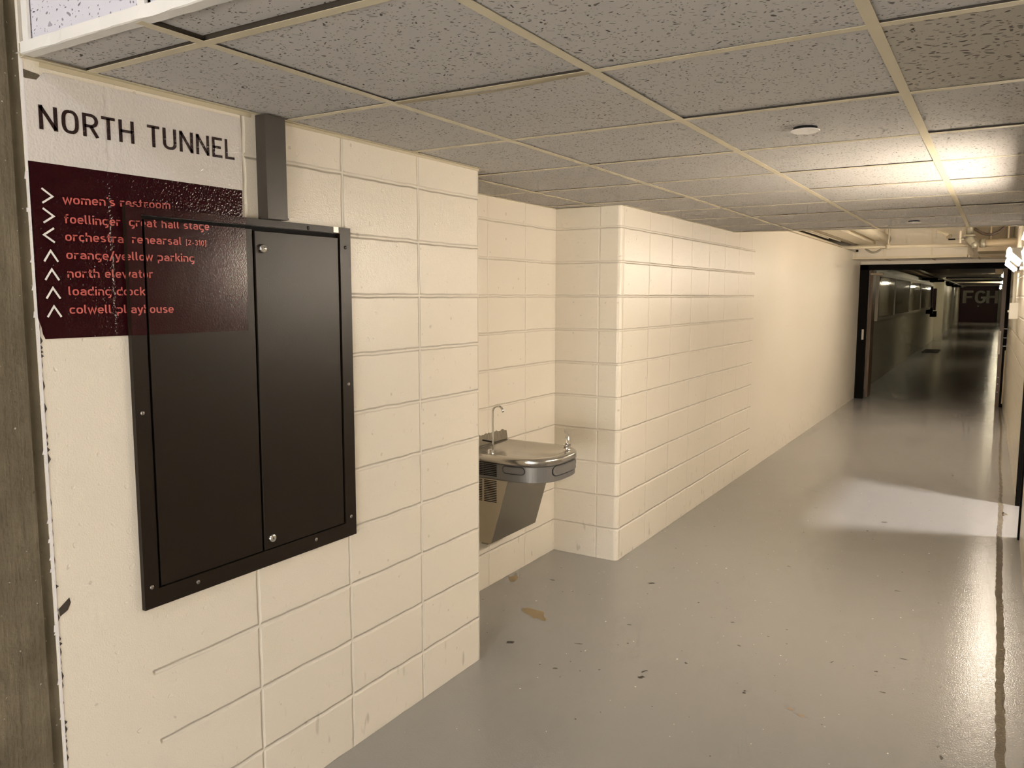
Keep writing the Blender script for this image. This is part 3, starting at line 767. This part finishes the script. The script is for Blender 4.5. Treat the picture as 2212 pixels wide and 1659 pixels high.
obj('push_bar_seam', push_bar(half - 0.129, half + 0.134, 0.718, 0.772, 0.0016), 'black', df)
obj('push_bar', push_bar(0.262, 0.385, 0.732, 0.766), 'grey_apron', df)['label'] = 'oval push bar on near side'
obj('push_bar', push_bar(half - 0.125, half + 0.13, 0.722, 0.768), 'grey_apron', df)['label'] = 'oval push bar on the front'
# sloping lower housing: front sheet plus louvred near side
prof = [(RX + 0.001, 0.692), (-0.165, 0.692), (-0.264, 0.352), (RX + 0.001, 0.352)]
bm = bmesh.new(); prism(bm, prof, FY0 + 0.006, FY1 - 0.002, 'y')
obj('front_panel', bm, 'steel', df)['label'] = 'sloping stainless front panel'
obj('side_panel', PR([(RX + 0.001, 0.690), (-0.1665, 0.690), (-0.266, 0.350), (RX + 0.001, 0.358)], FY0, FY0 + 0.0058, 'y'), 'beige_metal', df)['label'] = 'louvred side panel'
bm = bmesh.new()
for k in range(8):
    for a, b_ in ((-0.355, -0.318), (-0.314, -0.234)): box(bm, a, b_, FY0 + 0.0042, FY0 + 0.0095, 0.706 + k * 0.0092, 0.7112 + k * 0.0092)
for k in range(13):
    for a, b_ in ((-0.355, -0.318), (-0.306, -0.230)): box(bm, a, b_, FY0 - 0.0006, FY0 + 0.001, 0.572 + k * 0.0090, 0.5768 + k * 0.0090)
obj('vent_slots', bm, 'black', df)['label'] = 'dark horizontal louvre slots'
obj('base_tab', B(-0.33, -0.29, FY0 + 0.01, FY0 + 0.03, 0.340, 0.351), 'steel', df)
# bubbler
bx, by = -0.008, 0.845
bb = obj('bubbler', LA([(0.022, 0), (0.022, 0.003), (0.0185, 0.006), (0.0185, 0.026), (0.0195, 0.028), (0.019, 0.033), (0.012, 0.035)], (bx, by, 0.808), (0, 0, 1), 24), 'chrome', df, True)
bm = bmesh.new(); prev = None
for k in range(9):
    t = k / 8; h = 0.838 + 0.083 * t; xx = bx + 0.014 - 0.004 * t - 0.030 * t ** 2.6; hw = 0.0155 * (1 - t ** 1.6) + 0.0025; th = 0.016 * (1 - t) + 0.003
    ring = [bm.verts.new((xx + a, by + b_, h)) for a, b_ in ((0, -hw), (th * .35, 0), (0, hw), (-th, hw * .8), (-th * .6, 0), (-th, -hw * .8))]
    if prev:
        for i in range(6): bm.faces.new((prev[i], prev[(i + 1) % 6], ring[(i + 1) % 6], ring[i]))
    else: bm.faces.new(ring)
    prev = ring
bm.faces.new(prev)
obj('bubbler_hood', bm, 'chrome', bb, True)
# gooseneck filler
gx, gy = -0.287, 0.555
gn = obj('bottle_filler', LA([(0.018, 0), (0.018, 0.003), (0.015, 0.006), (0.015, 0.022), (0.012, 0.024)], (gx - 0.012, gy, 0.809), (0, 0, 1), 22), 'chrome', df, True)
path = [(gx, gy, 0.812), (gx, gy, 0.9), (gx, gy, 1.030)]
for k in range(1, 13):
    a = PI - PI * 0.86 * k / 12
    path.append((gx + 0.031 + 0.031 * math.cos(a), gy, 1.030 + 0.031 * math.sin(a)))
path.append((path[-1][0] + 0.004, gy, path[-1][2] - 0.012))
obj('gooseneck', T(path, 0.0056, 14), 'chrome', gn, True)
bm = bmesh.new(); box(bm, gx - 0.062, gx - 0.004, gy - 0.006, gy + 0.006, 0.869, 0.8745)
bmesh.ops.rotate(bm, verts=bm.verts[:], cent=(gx, gy, .872), matrix=Matrix.Rotation(math.radians(4), 3, 'Y'))
obj('filler_lever', bm, 'black', gn)
bm = bmesh.new(); prev = None   # torn sealant strip behind the basin
for k in range(41):
    yy = FY0 + (FY1 - FY0) * k / 40; zt = 0.868 + random.uniform(-0.004, 0.005) - (0.006 if k > 38 else 0)
    ring = [bm.verts.new(p) for p in ((RX, yy, 0.808), (RX + 0.012, yy, 0.815), (RX + 0.003 + random.uniform(0, .002), yy, zt), (RX, yy, zt))]
    if prev:
        for i in range(4): bm.faces.new((prev[i], prev[(i + 1) % 4], ring[(i + 1) % 4], ring[i]))
    else: bm.faces.new(ring)
    prev = ring
bm.faces.new(prev)
obj('backsplash', bm, 'steel', df)['label'] = 'ragged steel upstand at the wall'

# ---------------------------------------------------------------- wall lamps
def wall_lamp(xw, y0, y1, zc, mat, label, s=1.0, lip=True):
    t = thing('wall_lamp', label, 'lamp', (xw, (y0 + y1) / 2, zc), 'fluorescent lamps along the right wall')
    lens = [(xw - 0.052, zc + 0.070), (xw - 0.105, zc + 0.062), (xw - 0.125, zc + 0.045), (xw - 0.112, zc - 0.045), (xw - 0.033, zc - 0.068)]
    body = [(xw, zc + 0.100), (xw - 0.132, zc + 0.106), (xw - 0.132, zc + 0.100), (xw - 0.05, zc + 0.074), (xw - 0.03, zc - 0.07), (xw, zc - 0.07)]
    hb = PR(body, y0 - 0.012, y1 + 0.012, 'y')
    capp = [(xw, zc + 0.079)] + [(a - 0.004 * (i in (1, 2)), b_) for i, (a, b_) in enumerate(lens)] + [(xw, zc - 0.07)]
    for a, b_ in ((y0 - 0.011, y0 - 0.001), (y1 + 0.001, y1 + 0.011)): prism(hb, capp, a, b_, 'y')
    obj('housing', hb, 'white_metal', t)
    obj('lens', PR(lens, y0, y1, 'y'), mat, t)
    return t
wall_lamp(RW, 0.45, 1.75, 1.790, 'lens_near', 'bright fluorescent wall lamp under the low ceiling, mostly outside the photo')
for i, (a, b_, lab) in enumerate(((5.2, 6.3, 'glaring white fluorescent lamp on the right wall, upper of the two bright bars'), (7.5, 8.7, 'glaring white fluorescent lamp on the right wall, lower and further of the two bright bars'))):
    xw = rx(a) - 0.01
    t = thing('wall_lamp', lab, 'lamp', (xw, (a + b_) / 2, 1.95), 'fluorescent lamps along the right wall')
    # sloped lens on a wedge housing, face towards the floor and the opposite wall
    lens = [(1.913, 2.004), (2.020, 1.911), (2.026, 1.918), (1.945, 1.992), (1.948, 2.020), (1.936, 2.036), (1.922, 2.030)]
    hb = PR([(2.022, 1.905), (2.030, 1.908), (rx(b_) - 0.002, 1.905), (rx(b_) - 0.002, 2.03), (1.955, 2.03), (1.951, 1.994), (2.028, 1.921)], a, b_, 'y')
    prism(hb, [(1.908, 2.004), (2.022, 1.905), (2.03, 1.918), (1.955, 2.030), (1.936, 2.04), (1.918, 2.034)], b_ - 0.010, b_, 'y')
    obj('housing', hb, 'white_metal', t)
    obj('lens', PR(lens, a + 0.0005, b_ - 0.0105, 'y'), 'lens_far', t)
jb = thing('junction_box', 'small white electrical box with conduit on the right wall before the double doors', 'electrical box', (2.02, 7.05, 1.38))
obj('box_body', B(1.975, rx(7.0), 7.0, 7.11, 1.385, 1.553, bev=0.004), 'white_metal', jb)
obj('conduit', T([(2.012, 7.05, 1.55), (2.012, 7.05, 1.885)], 0.0165, 14), 'white_metal', jb, True)
obj('switch_toggle', B(1.962, 1.976, 7.045, 7.062, 1.455, 1.475), 'white_metal', jb)

# ---------------------------------------------------------------- exposed services beyond the low ceiling
struct('ceiling_slab', B(-0.9, 2.4, 3.6, 10.95, 2.95, 3.1), 'smooth', 'painted slab above the exposed pipes', 'ceiling')
# header with soffit over the double doors
bm = bmesh.new()
prism(bm, [(-0.6, 10.0), (1.46, 10.0), (2.3, 11.0), (-0.6, 11.0)], 2.165, 2.95)
hd = struct('wall_header', bm, 'smooth', 'cream panelled header wall above the double doors', 'wall')
bm = bmesh.new()
box(bm, PX, 1.47, 9.985, 10.0, 2.165, 2.20)
for x in (0.02, 0.41, 1.02): box(bm, x - 0.012, x + 0.012, 9.992, 10.0, 2.2, 2.95)
prism(bm, [(1.46, 9.985), (1.49, 9.985), (2.12, 10.8), (2.08, 10.8)], 2.160, 2.19)
obj('header_batten', bm, 'pipe', hd)
bm = bmesh.new()
for a in (0.41, 1.02, 1.60): box(bm, a - 0.01, a + 0.01, 10.0, 10.75, 2.158, 2.166)
obj('soffit_batten', bm, 'duct', hd)
# long cream pipe on top of the left wall, turning along the header
def bend(p0, p1, p2, r=0.08, n=8):
    a, b_, c = Vector(p0), Vector(p1), Vector(p2); u = (a - b_).normalized(); v = (c - b_).normalized()
    o = []
    for k in range(n + 1):
        t = k / n; s = b_ + u * r; e = b_ + v * r
        o.append(tuple(s * (1 - t) ** 2 + b_ * 2 * t * (1 - t) + e * t ** 2))
    return o
pt = [(-0.10, 3.7, 2.335)] + bend((-0.10, 3.7, 2.335), (-0.10, 9.55, 2.318), (2.05, 9.55, 2.31)) + [(1.50, 9.55, 2.305)]
lp = thing('cream_pipe', 'long cream painted pipe along the left wall top turning across the header', 'pipe', (-0.1, 9.5, 2.3))
obj('pipe_run', T(pt, 0.024, 16), 'pipe', lp, True)
obj('pipe_collar', T([(0.475, 9.55, 2.3145), (0.535, 9.55, 2.3142)], 0.034, 16), 'pipe', lp, True)
for x in (0.505,): obj('hanger_rod', T([(x, 9.55, 2.34), (x, 9.55, 2.95)], 0.009, 8), 'pipe', lp)
tag(obj('conduit_pair', (lambda b: (tube(b, [(-0.06, 3.7, 2.37), (-0.06, 8.2, 2.368)], 0.011), tube(b, [(-0.025, 3.7, 2.375), (-0.025, 8.9, 2.372)], 0.010), b)[2])(bmesh.new()), 'pipe'), 'pair of thin cream conduits beside the left wall pipe', 'conduit')
tag(obj('ledge_conduit', T([(PX - 0.03, 3.7, 2.3), (PX - 0.03, 9.2, 2.298)], 0.011, 10), 'duct'), 'thin tan conduit lying on the left wall top', 'conduit')
# ducts running along the corridor
tag(obj('air_duct', B(-0.008, 0.050, 3.7, 9.999, 2.37, 2.949), 'duct'), 'tan air duct running overhead beside the left wall', 'duct')
tag(obj('air_duct', B(0.068, 0.287, 3.7, 9.999, 2.372, 2.949), 'pipe'), 'wide cream air duct running overhead between tan duct and pipe', 'duct')
tag(obj('insulated_pipe', T([(0.415, 3.7, 2.445), (0.415, 9.999, 2.445)], 0.0735, 22), 'pipe', None, True), 'fat cream insulated pipe running overhead into the header', 'pipe')
# black clip, hose loop by the header
tag(obj('wall_clip', B(0.03, 0.055, 9.95, 9.99, 2.272, 2.30), 'frame'), 'tiny black clip under the cross pipe on the header', 'clip')
lpth = [(0.20 + 0.22 * k / 12, 9.62, 2.30 - 0.06 * math.sin(PI * k / 12)) for k in range(13)]
tag(obj('hose_loop', T(lpth, 0.014, 10), 'valve', None, True), 'grey hose looping below the cross pipe on the left', 'hose')
# valve assembly
vy = 9.0
va = thing('sprinkler_valve', 'grey pipe valve with black handle hanging right of centre over the doors', 'valve', (1.53, vy, 2.3))
obj('riser', T([(1.505, vy, 2.36), (1.505, vy, 2.95)], 0.040, 18), 'valve', va, True)
obj('valve_body', LA([(0.02, -0.075), (0.05, -0.06), (0.058, -0.02), (0.052, 0.02), (0.058, 0.05), (0.035, 0.085)], (1.525, vy - 0.01, 2.33), (0.55, -0.1, -0.8), 20), 'valve', va, True)
obj('flange', LA([(0.062, 0), (0.068, 0.004), (0.068, 0.016), (0.062, 0.02)], (1.505, vy, 2.385), (0, 0, 1), 22), 'valve', va, True)
obj('valve_bulb', LA([(0.01, -0.045), (0.034, -0.03), (0.046, 0), (0.034, 0.03), (0.01, 0.045)], (1.565, vy - 0.04, 2.275), (0.3, 0.2, 1), 18), 'valve', va, True)
obj('stem', T([(1.47, vy, 2.352), (1.35, vy, 2.352)], [0.02, 0.012], 12), 'valve', va, True)
obj('handle', T([(1.355, vy, 2.352), (1.27, vy, 2.352)], 0.0095, 10), 'frame', va, True)
obj('clamp', B(1.395, 1.415, vy - 0.015, vy + 0.015, 2.30, 2.45), 'pipe', va)
mp = thing('main_pipe', 'thick grey green pipe running from the valve to the right wall', 'pipe', (1.85, vy, 2.28))
obj('pipe_run', T([(1.615, vy + 0.02, 2.292), (rx(vy) + 0.02, vy + 0.02, 2.305)], 0.046, 20), 'duct', mp, True)
obj('coupling', T([(1.63, vy + 0.02, 2.293), (1.69, vy + 0.02, 2.295)], 0.056, 20), 'valve', mp, True)
hp = [(1.56 + 0.40 * k / 20, vy - 0.15, 2.50 - 0.115 * max(0.0, math.sin(PI * (0.08 + 0.92 * k / 20))) ** 0.9 + 0.10 * (k / 20) ** 4) for k in range(21)] + [(1.965, vy - 0.15, 2.75), (1.965, vy - 0.15, 2.95)]
tag(obj('drooping_cable', T(hp, 0.017, 10), 'hose', None, True), 'dark brown cable drooping in a curve beside the valve', 'cable')
sp2 = thing('pipe_fitting', 'small capped brass coloured fitting left of the valve', 'pipe fitting', (1.23, 9.2, 2.43))
obj('elbow', T([(1.12, 9.2, 2.47), (1.18, 9.2, 2.46), (1.235, 9.2, 2.43), (1.26, 9.2, 2.40)], [0.02, 0.022, 0.032, 0.030], 14), 'pipe', sp2, True)
obj('cap', LA([(0.036, 0), (0.038, 0.012), (0.02, 0.03)], (1.262, 9.2, 2.41), (0.5, -0.2, -0.8), 16), 'duct', sp2, True)
for x, lab in ((1.74, 'thin hanger rod above the thick pipe, nearer the valve'), (1.93, 'thin hanger rod above the thick pipe, nearer the right wall')):
    tag(obj('hanger_rod', T([(x, vy + 0.02, 2.33), (x, vy + 0.02, 2.95)], 0.010, 8), 'duct'), lab, 'hanger rod')
tag(obj('soffit_box', B(1.60, rx(9.2) + .02, 9.15, 9.98, 2.20, 2.29), 'duct'), 'tan box soffit below the thick pipe against the right wall', 'duct')

# ---------------------------------------------------------------- double doorway and tunnel
struct('wall_door_head', B(-0.6, 2.4, 10.81, 10.92, 2.113, 2.164), 'smooth', 'narrow cream strip of wall above the black door frame', 'wall')
bm = bmesh.new()
box(bm, -0.6, -0.03, 10.80, 10.95, 0, 2.95)
box(bm, -0.03, 0.098, 10.80, 10.92, 0, 2.10); box(bm, 1.955, 2.02, 10.80, 10.92, 0, 2.10); box(bm, -0.03, 2.02, 10.80, 10.92, 2.03, 2.112)
struct('trim_3', bm, 'frame', 'black steel frame of the double doors into the tunnel', 'door frame')
struct('wall_tunnel_head', B(-0.6, 2.4, 10.92, 11.0, 2.06, 2.95), 'frame', 'dark wall over the double doors', 'wall')
d1 = thing('door_1', 'brown wooden double door leaf held open on the left', 'door', (0.12, 10.95, 0)); d1['kind'] = 'structure'
obj('leaf', B(0.11, 0.155, 10.93, 11.30, 0.012, 2.03), 'brown', d1)
obj('latch_plate', B(0.045, 0.075, 10.79, 10.80, 0.94, 1.10), 'paper', d1)
obj('closer_arm', B(0.12, 0.30, 10.90, 10.96, 1.955, 1.985), 'bare', d1)
d2 = thing('door_2', 'brown wooden double door leaf held open on the right with push bar', 'door', (1.93, 10.9, 0)); d2['kind'] = 'structure'
obj('leaf', B(1.905, 1.955, 10.80, 11.72, 0.0, 2.03), 'brown', d2)
obj('edge_plate', B(1.895, 1.925, 10.788, 10.80, 0.78, 1.12), 'paper', d2)
obj('push_bar', B(1.957, 1.995, 10.74, 10.80, 0.86, 1.18), 'frame', d2)
for z in (1.15, 1.02, 0.90): obj('bar_bracket', B(1.957, 1.999, 10.733, 10.741, z, z + 0.008), 'screw', d2)
for z in (0.22, 0.34, 0.44): obj('bolt', LA([(0.008, 0), (0.006, 0.006)], (1.925, 10.80, z), (0, -1, 0), 10), 'screw', d2)
tag(obj('corner_guard', B(1.985, 2.012, 10.72, 10.80, 0.06, 0.84), 'bare'), 'pale wooden strip standing beside the right door frame', 'strip')
tag(obj('sensor_box', B(1.80, 1.90, 10.93, 11.0, 1.95, 2.02), 'bare'), 'small tan box at the upper right corner of the doorway', 'box')

TX0 = lambda y: -0.06 - (y - 10.9) * 0.0074      # tunnel left wall
TX1 = lambda y: 2.02 - (y - 10.9) * 0.0030
TZ = 2.40
bm = bmesh.new(); prism(bm, [(TX0(10.9) - .3, 10.95), (TX0(10.9), 10.95), (TX0(57), 57), (TX0(57) - .3, 57)], 0, TZ)
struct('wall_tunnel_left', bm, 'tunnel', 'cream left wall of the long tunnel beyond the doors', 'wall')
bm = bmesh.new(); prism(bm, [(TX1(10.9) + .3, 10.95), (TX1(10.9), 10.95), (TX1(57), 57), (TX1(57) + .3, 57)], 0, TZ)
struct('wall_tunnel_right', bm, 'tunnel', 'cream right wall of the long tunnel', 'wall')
struct('wall_tunnel_end', B(-1.0, 2.6, 56.62, 56.9, 0, TZ), 'tunnel', 'end wall of the tunnel', 'wall')
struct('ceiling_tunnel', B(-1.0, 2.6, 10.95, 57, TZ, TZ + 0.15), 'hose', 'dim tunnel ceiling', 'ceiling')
for i, y in enumerate((27, 33, 41, 51)):
    bm = B(TX0(y), TX1(y), y, y + 0.3, 2.265, 2.325)
    tag(obj('ceiling_beam', bm, 'pipe'), 'pale beam across the tunnel ceiling, %s from the doors' % ('first', 'second', 'third', 'fourth')[i], 'beam', 'pale tunnel ceiling beams', 'structure')
ed = thing('end_door', 'dark maroon doors marked FGH at the far end of the tunnel', 'door', (0.6, 56.5, 0))
obj('door_panel', B(-0.395, 1.74, 56.45, 56.615, 0.0, 2.28, bev=0.03), 'maroon_door', ed)
lets = 'FGH'; xx = -0.22
for ch in lets:
    cells, wd = text_cells(ch, 0.085); sx = 0.60 / max(wd, .01); bm = bmesh.new()
    for c in cells: prism(bm, [(xx + p[0] * sx, 1.20 + p[1] * 0.80) for p in c], 56.435, 56.452, 'y')
    obj('letter', bm, 'letter', ed)['label'] = 'large grey letter %s' % ch
    xx += 0.60 + 0.045 + (0.03 if ch == 'F' else 0)
obj('padlock', B(0.62, 0.70, 56.40, 56.45, 0.98, 1.06), 'screw', ed)
# display cases on the tunnel's left wall
def case(y0, y1, z0, z1, label, inside, fin):
    x = TX0(y0) - 0.02; d = 0.165
    t = thing('display_case', label, 'display case', (x, y0, z0), 'wall display cases in the tunnel')
    bm = bmesh.new()
    box(bm, x, x + d, y0, y0 + 0.07, z0, z1); box(bm, x, x + d, y1 - 0.07, y1, z0, z1)
    box(bm, x, x + d, y0 + 0.07, y1 - 0.07, z0, z0 + 0.06); box(bm, x, x + d, y0 + 0.07, y1 - 0.07, z1 - 0.06, z1)
    obj('frame', bm, 'case_frame', t)
    obj('backing', B(x, x + 0.035, y0 + 0.07, y1 - 0.07, z0 + 0.06, z1 - 0.06), inside, t)
    obj('glass_pane', B(x + d - 0.016, x + d - 0.010, y0 + 0.07, y1 - 0.07, z0 + 0.06, z1 - 0.06), 'glass', t)
    for (a, b_, c, e, m_) in fin: obj('notice', B(x + 0.035, x + 0.037, a, b_, c, e), m_, t)
case(12.35, 15.0, 1.19, 2.03, 'white framed display case nearest the double doors', 'poster', [(13.0, 14.2, 1.30, 1.72, 'poster2'), (14.3, 14.8, 1.3, 1.5, 'poster2')])
case(15.05, 18.2, 1.20, 2.03, 'second white framed display case from the double doors', 'poster2', [(15.6, 16.4, 1.3, 1.9, 'poster'), (16.9, 17.6, 1.3, 1.8, 'paper')])
case(18.25, 21.6, 1.21, 2.03, 'third white framed display case from the double doors, reflecting lamps', 'poster2', [(18.6, 19.0, 1.3, 1.95, 'poster')])
case(21.65, 25.5, 1.22, 2.03, 'furthest white framed display case in the tunnel', 'maroon_door', [(22.3, 23.0, 1.55, 1.75, 'paper')])
for i, (y, z0, z1, lab) in enumerate(((26.6, 1.06, 1.95, 'dark hanging board on the tunnel wall, first after the cases'), (28.6, 0.92, 1.90, 'dark hanging board on the tunnel wall, second after the cases'), (31.0, 0.68, 1.66, 'dark hanging board on the tunnel wall, last and lowest of three'))):
    x = TX0(y)
    t = thing('hanging_board', lab, 'board', (x, y, z0), 'dark boards on the tunnel wall')
    obj('board_panel', B(x, x + 0.16, y, y + 0.12, z0 + 0.22, z1), 'maroon_door', t); obj('tray', B(x, x + 0.20, y - 0.25, y, z0, z0 + 0.20), 'frame', t)
# pipe trapeze along the tunnel's left side
pz = thing('pipe_rack', 'row of dark pipes on brackets high on the tunnel left wall', 'pipes', (0.1, 30, 2.2))
for k, (dx, z, r) in enumerate(((0.10, 2.215, 0.035), (0.22, 2.21, 0.04), (0.36, 2.22, 0.03))):
    obj('pipe', T([(TX0(14) + dx, 14, z), (TX0(54) + dx, 54, z)], r, 10), ('valve', 'duct', 'valve')[k], pz, True)
for y in (24, 27.5, 31, 35, 39, 44): obj('bracket', B(TX0(y), TX0(y) + 0.42, y, y + 0.06, 2.10, 2.17), 'frame', pz)
# pilasters catching the light
for i, (y, d) in enumerate(((30.6, 0.30), (44.5, 0.10))):
    bm = B(TX0(y) - 0.1, TX0(y) + d, y, y + 0.6, 0, TZ)
    tag(obj('pilaster', bm, 'tunnel'), 'pale pilaster on the tunnel left wall, %s' % ('nearer one' if i == 0 else 'close to the FGH doors'), 'pilaster', None, 'structure')
tag(obj('floor_mat', B(0.0, 0.42, 23.2, 24.6, 0.0, 0.02), 'poster'), 'dark mat lying by the tunnel left wall', 'mat')
# tunnel lamps
for i, y in enumerate((19.2, 29.4, 40.5, 52.0)):
    t = thing('tunnel_lamp', 'small wall lamp on the tunnel right wall, %s from the double doors' % ('first', 'second', 'third', 'fourth')[i], 'lamp', (TX1(y), y, 2.1), 'tunnel wall lamps')
    x = TX1(y)
    q = 0.35 if i == 0 else 0.2
    obj('housing', B(x - 0.05, x - 0.005, y - q - .02, y + q + .02, 2.08, 2.16), 'white_metal', t)
    obj('lens', PR([(x - 0.052, 2.15), (x - 0.12, 2.13), (x - 0.12, 2.08), (x - 0.052, 2.06)], y - q, y + q, 'y'), 'lens_tunnel' if i == 0 else 'lens_tunnel_end', t)
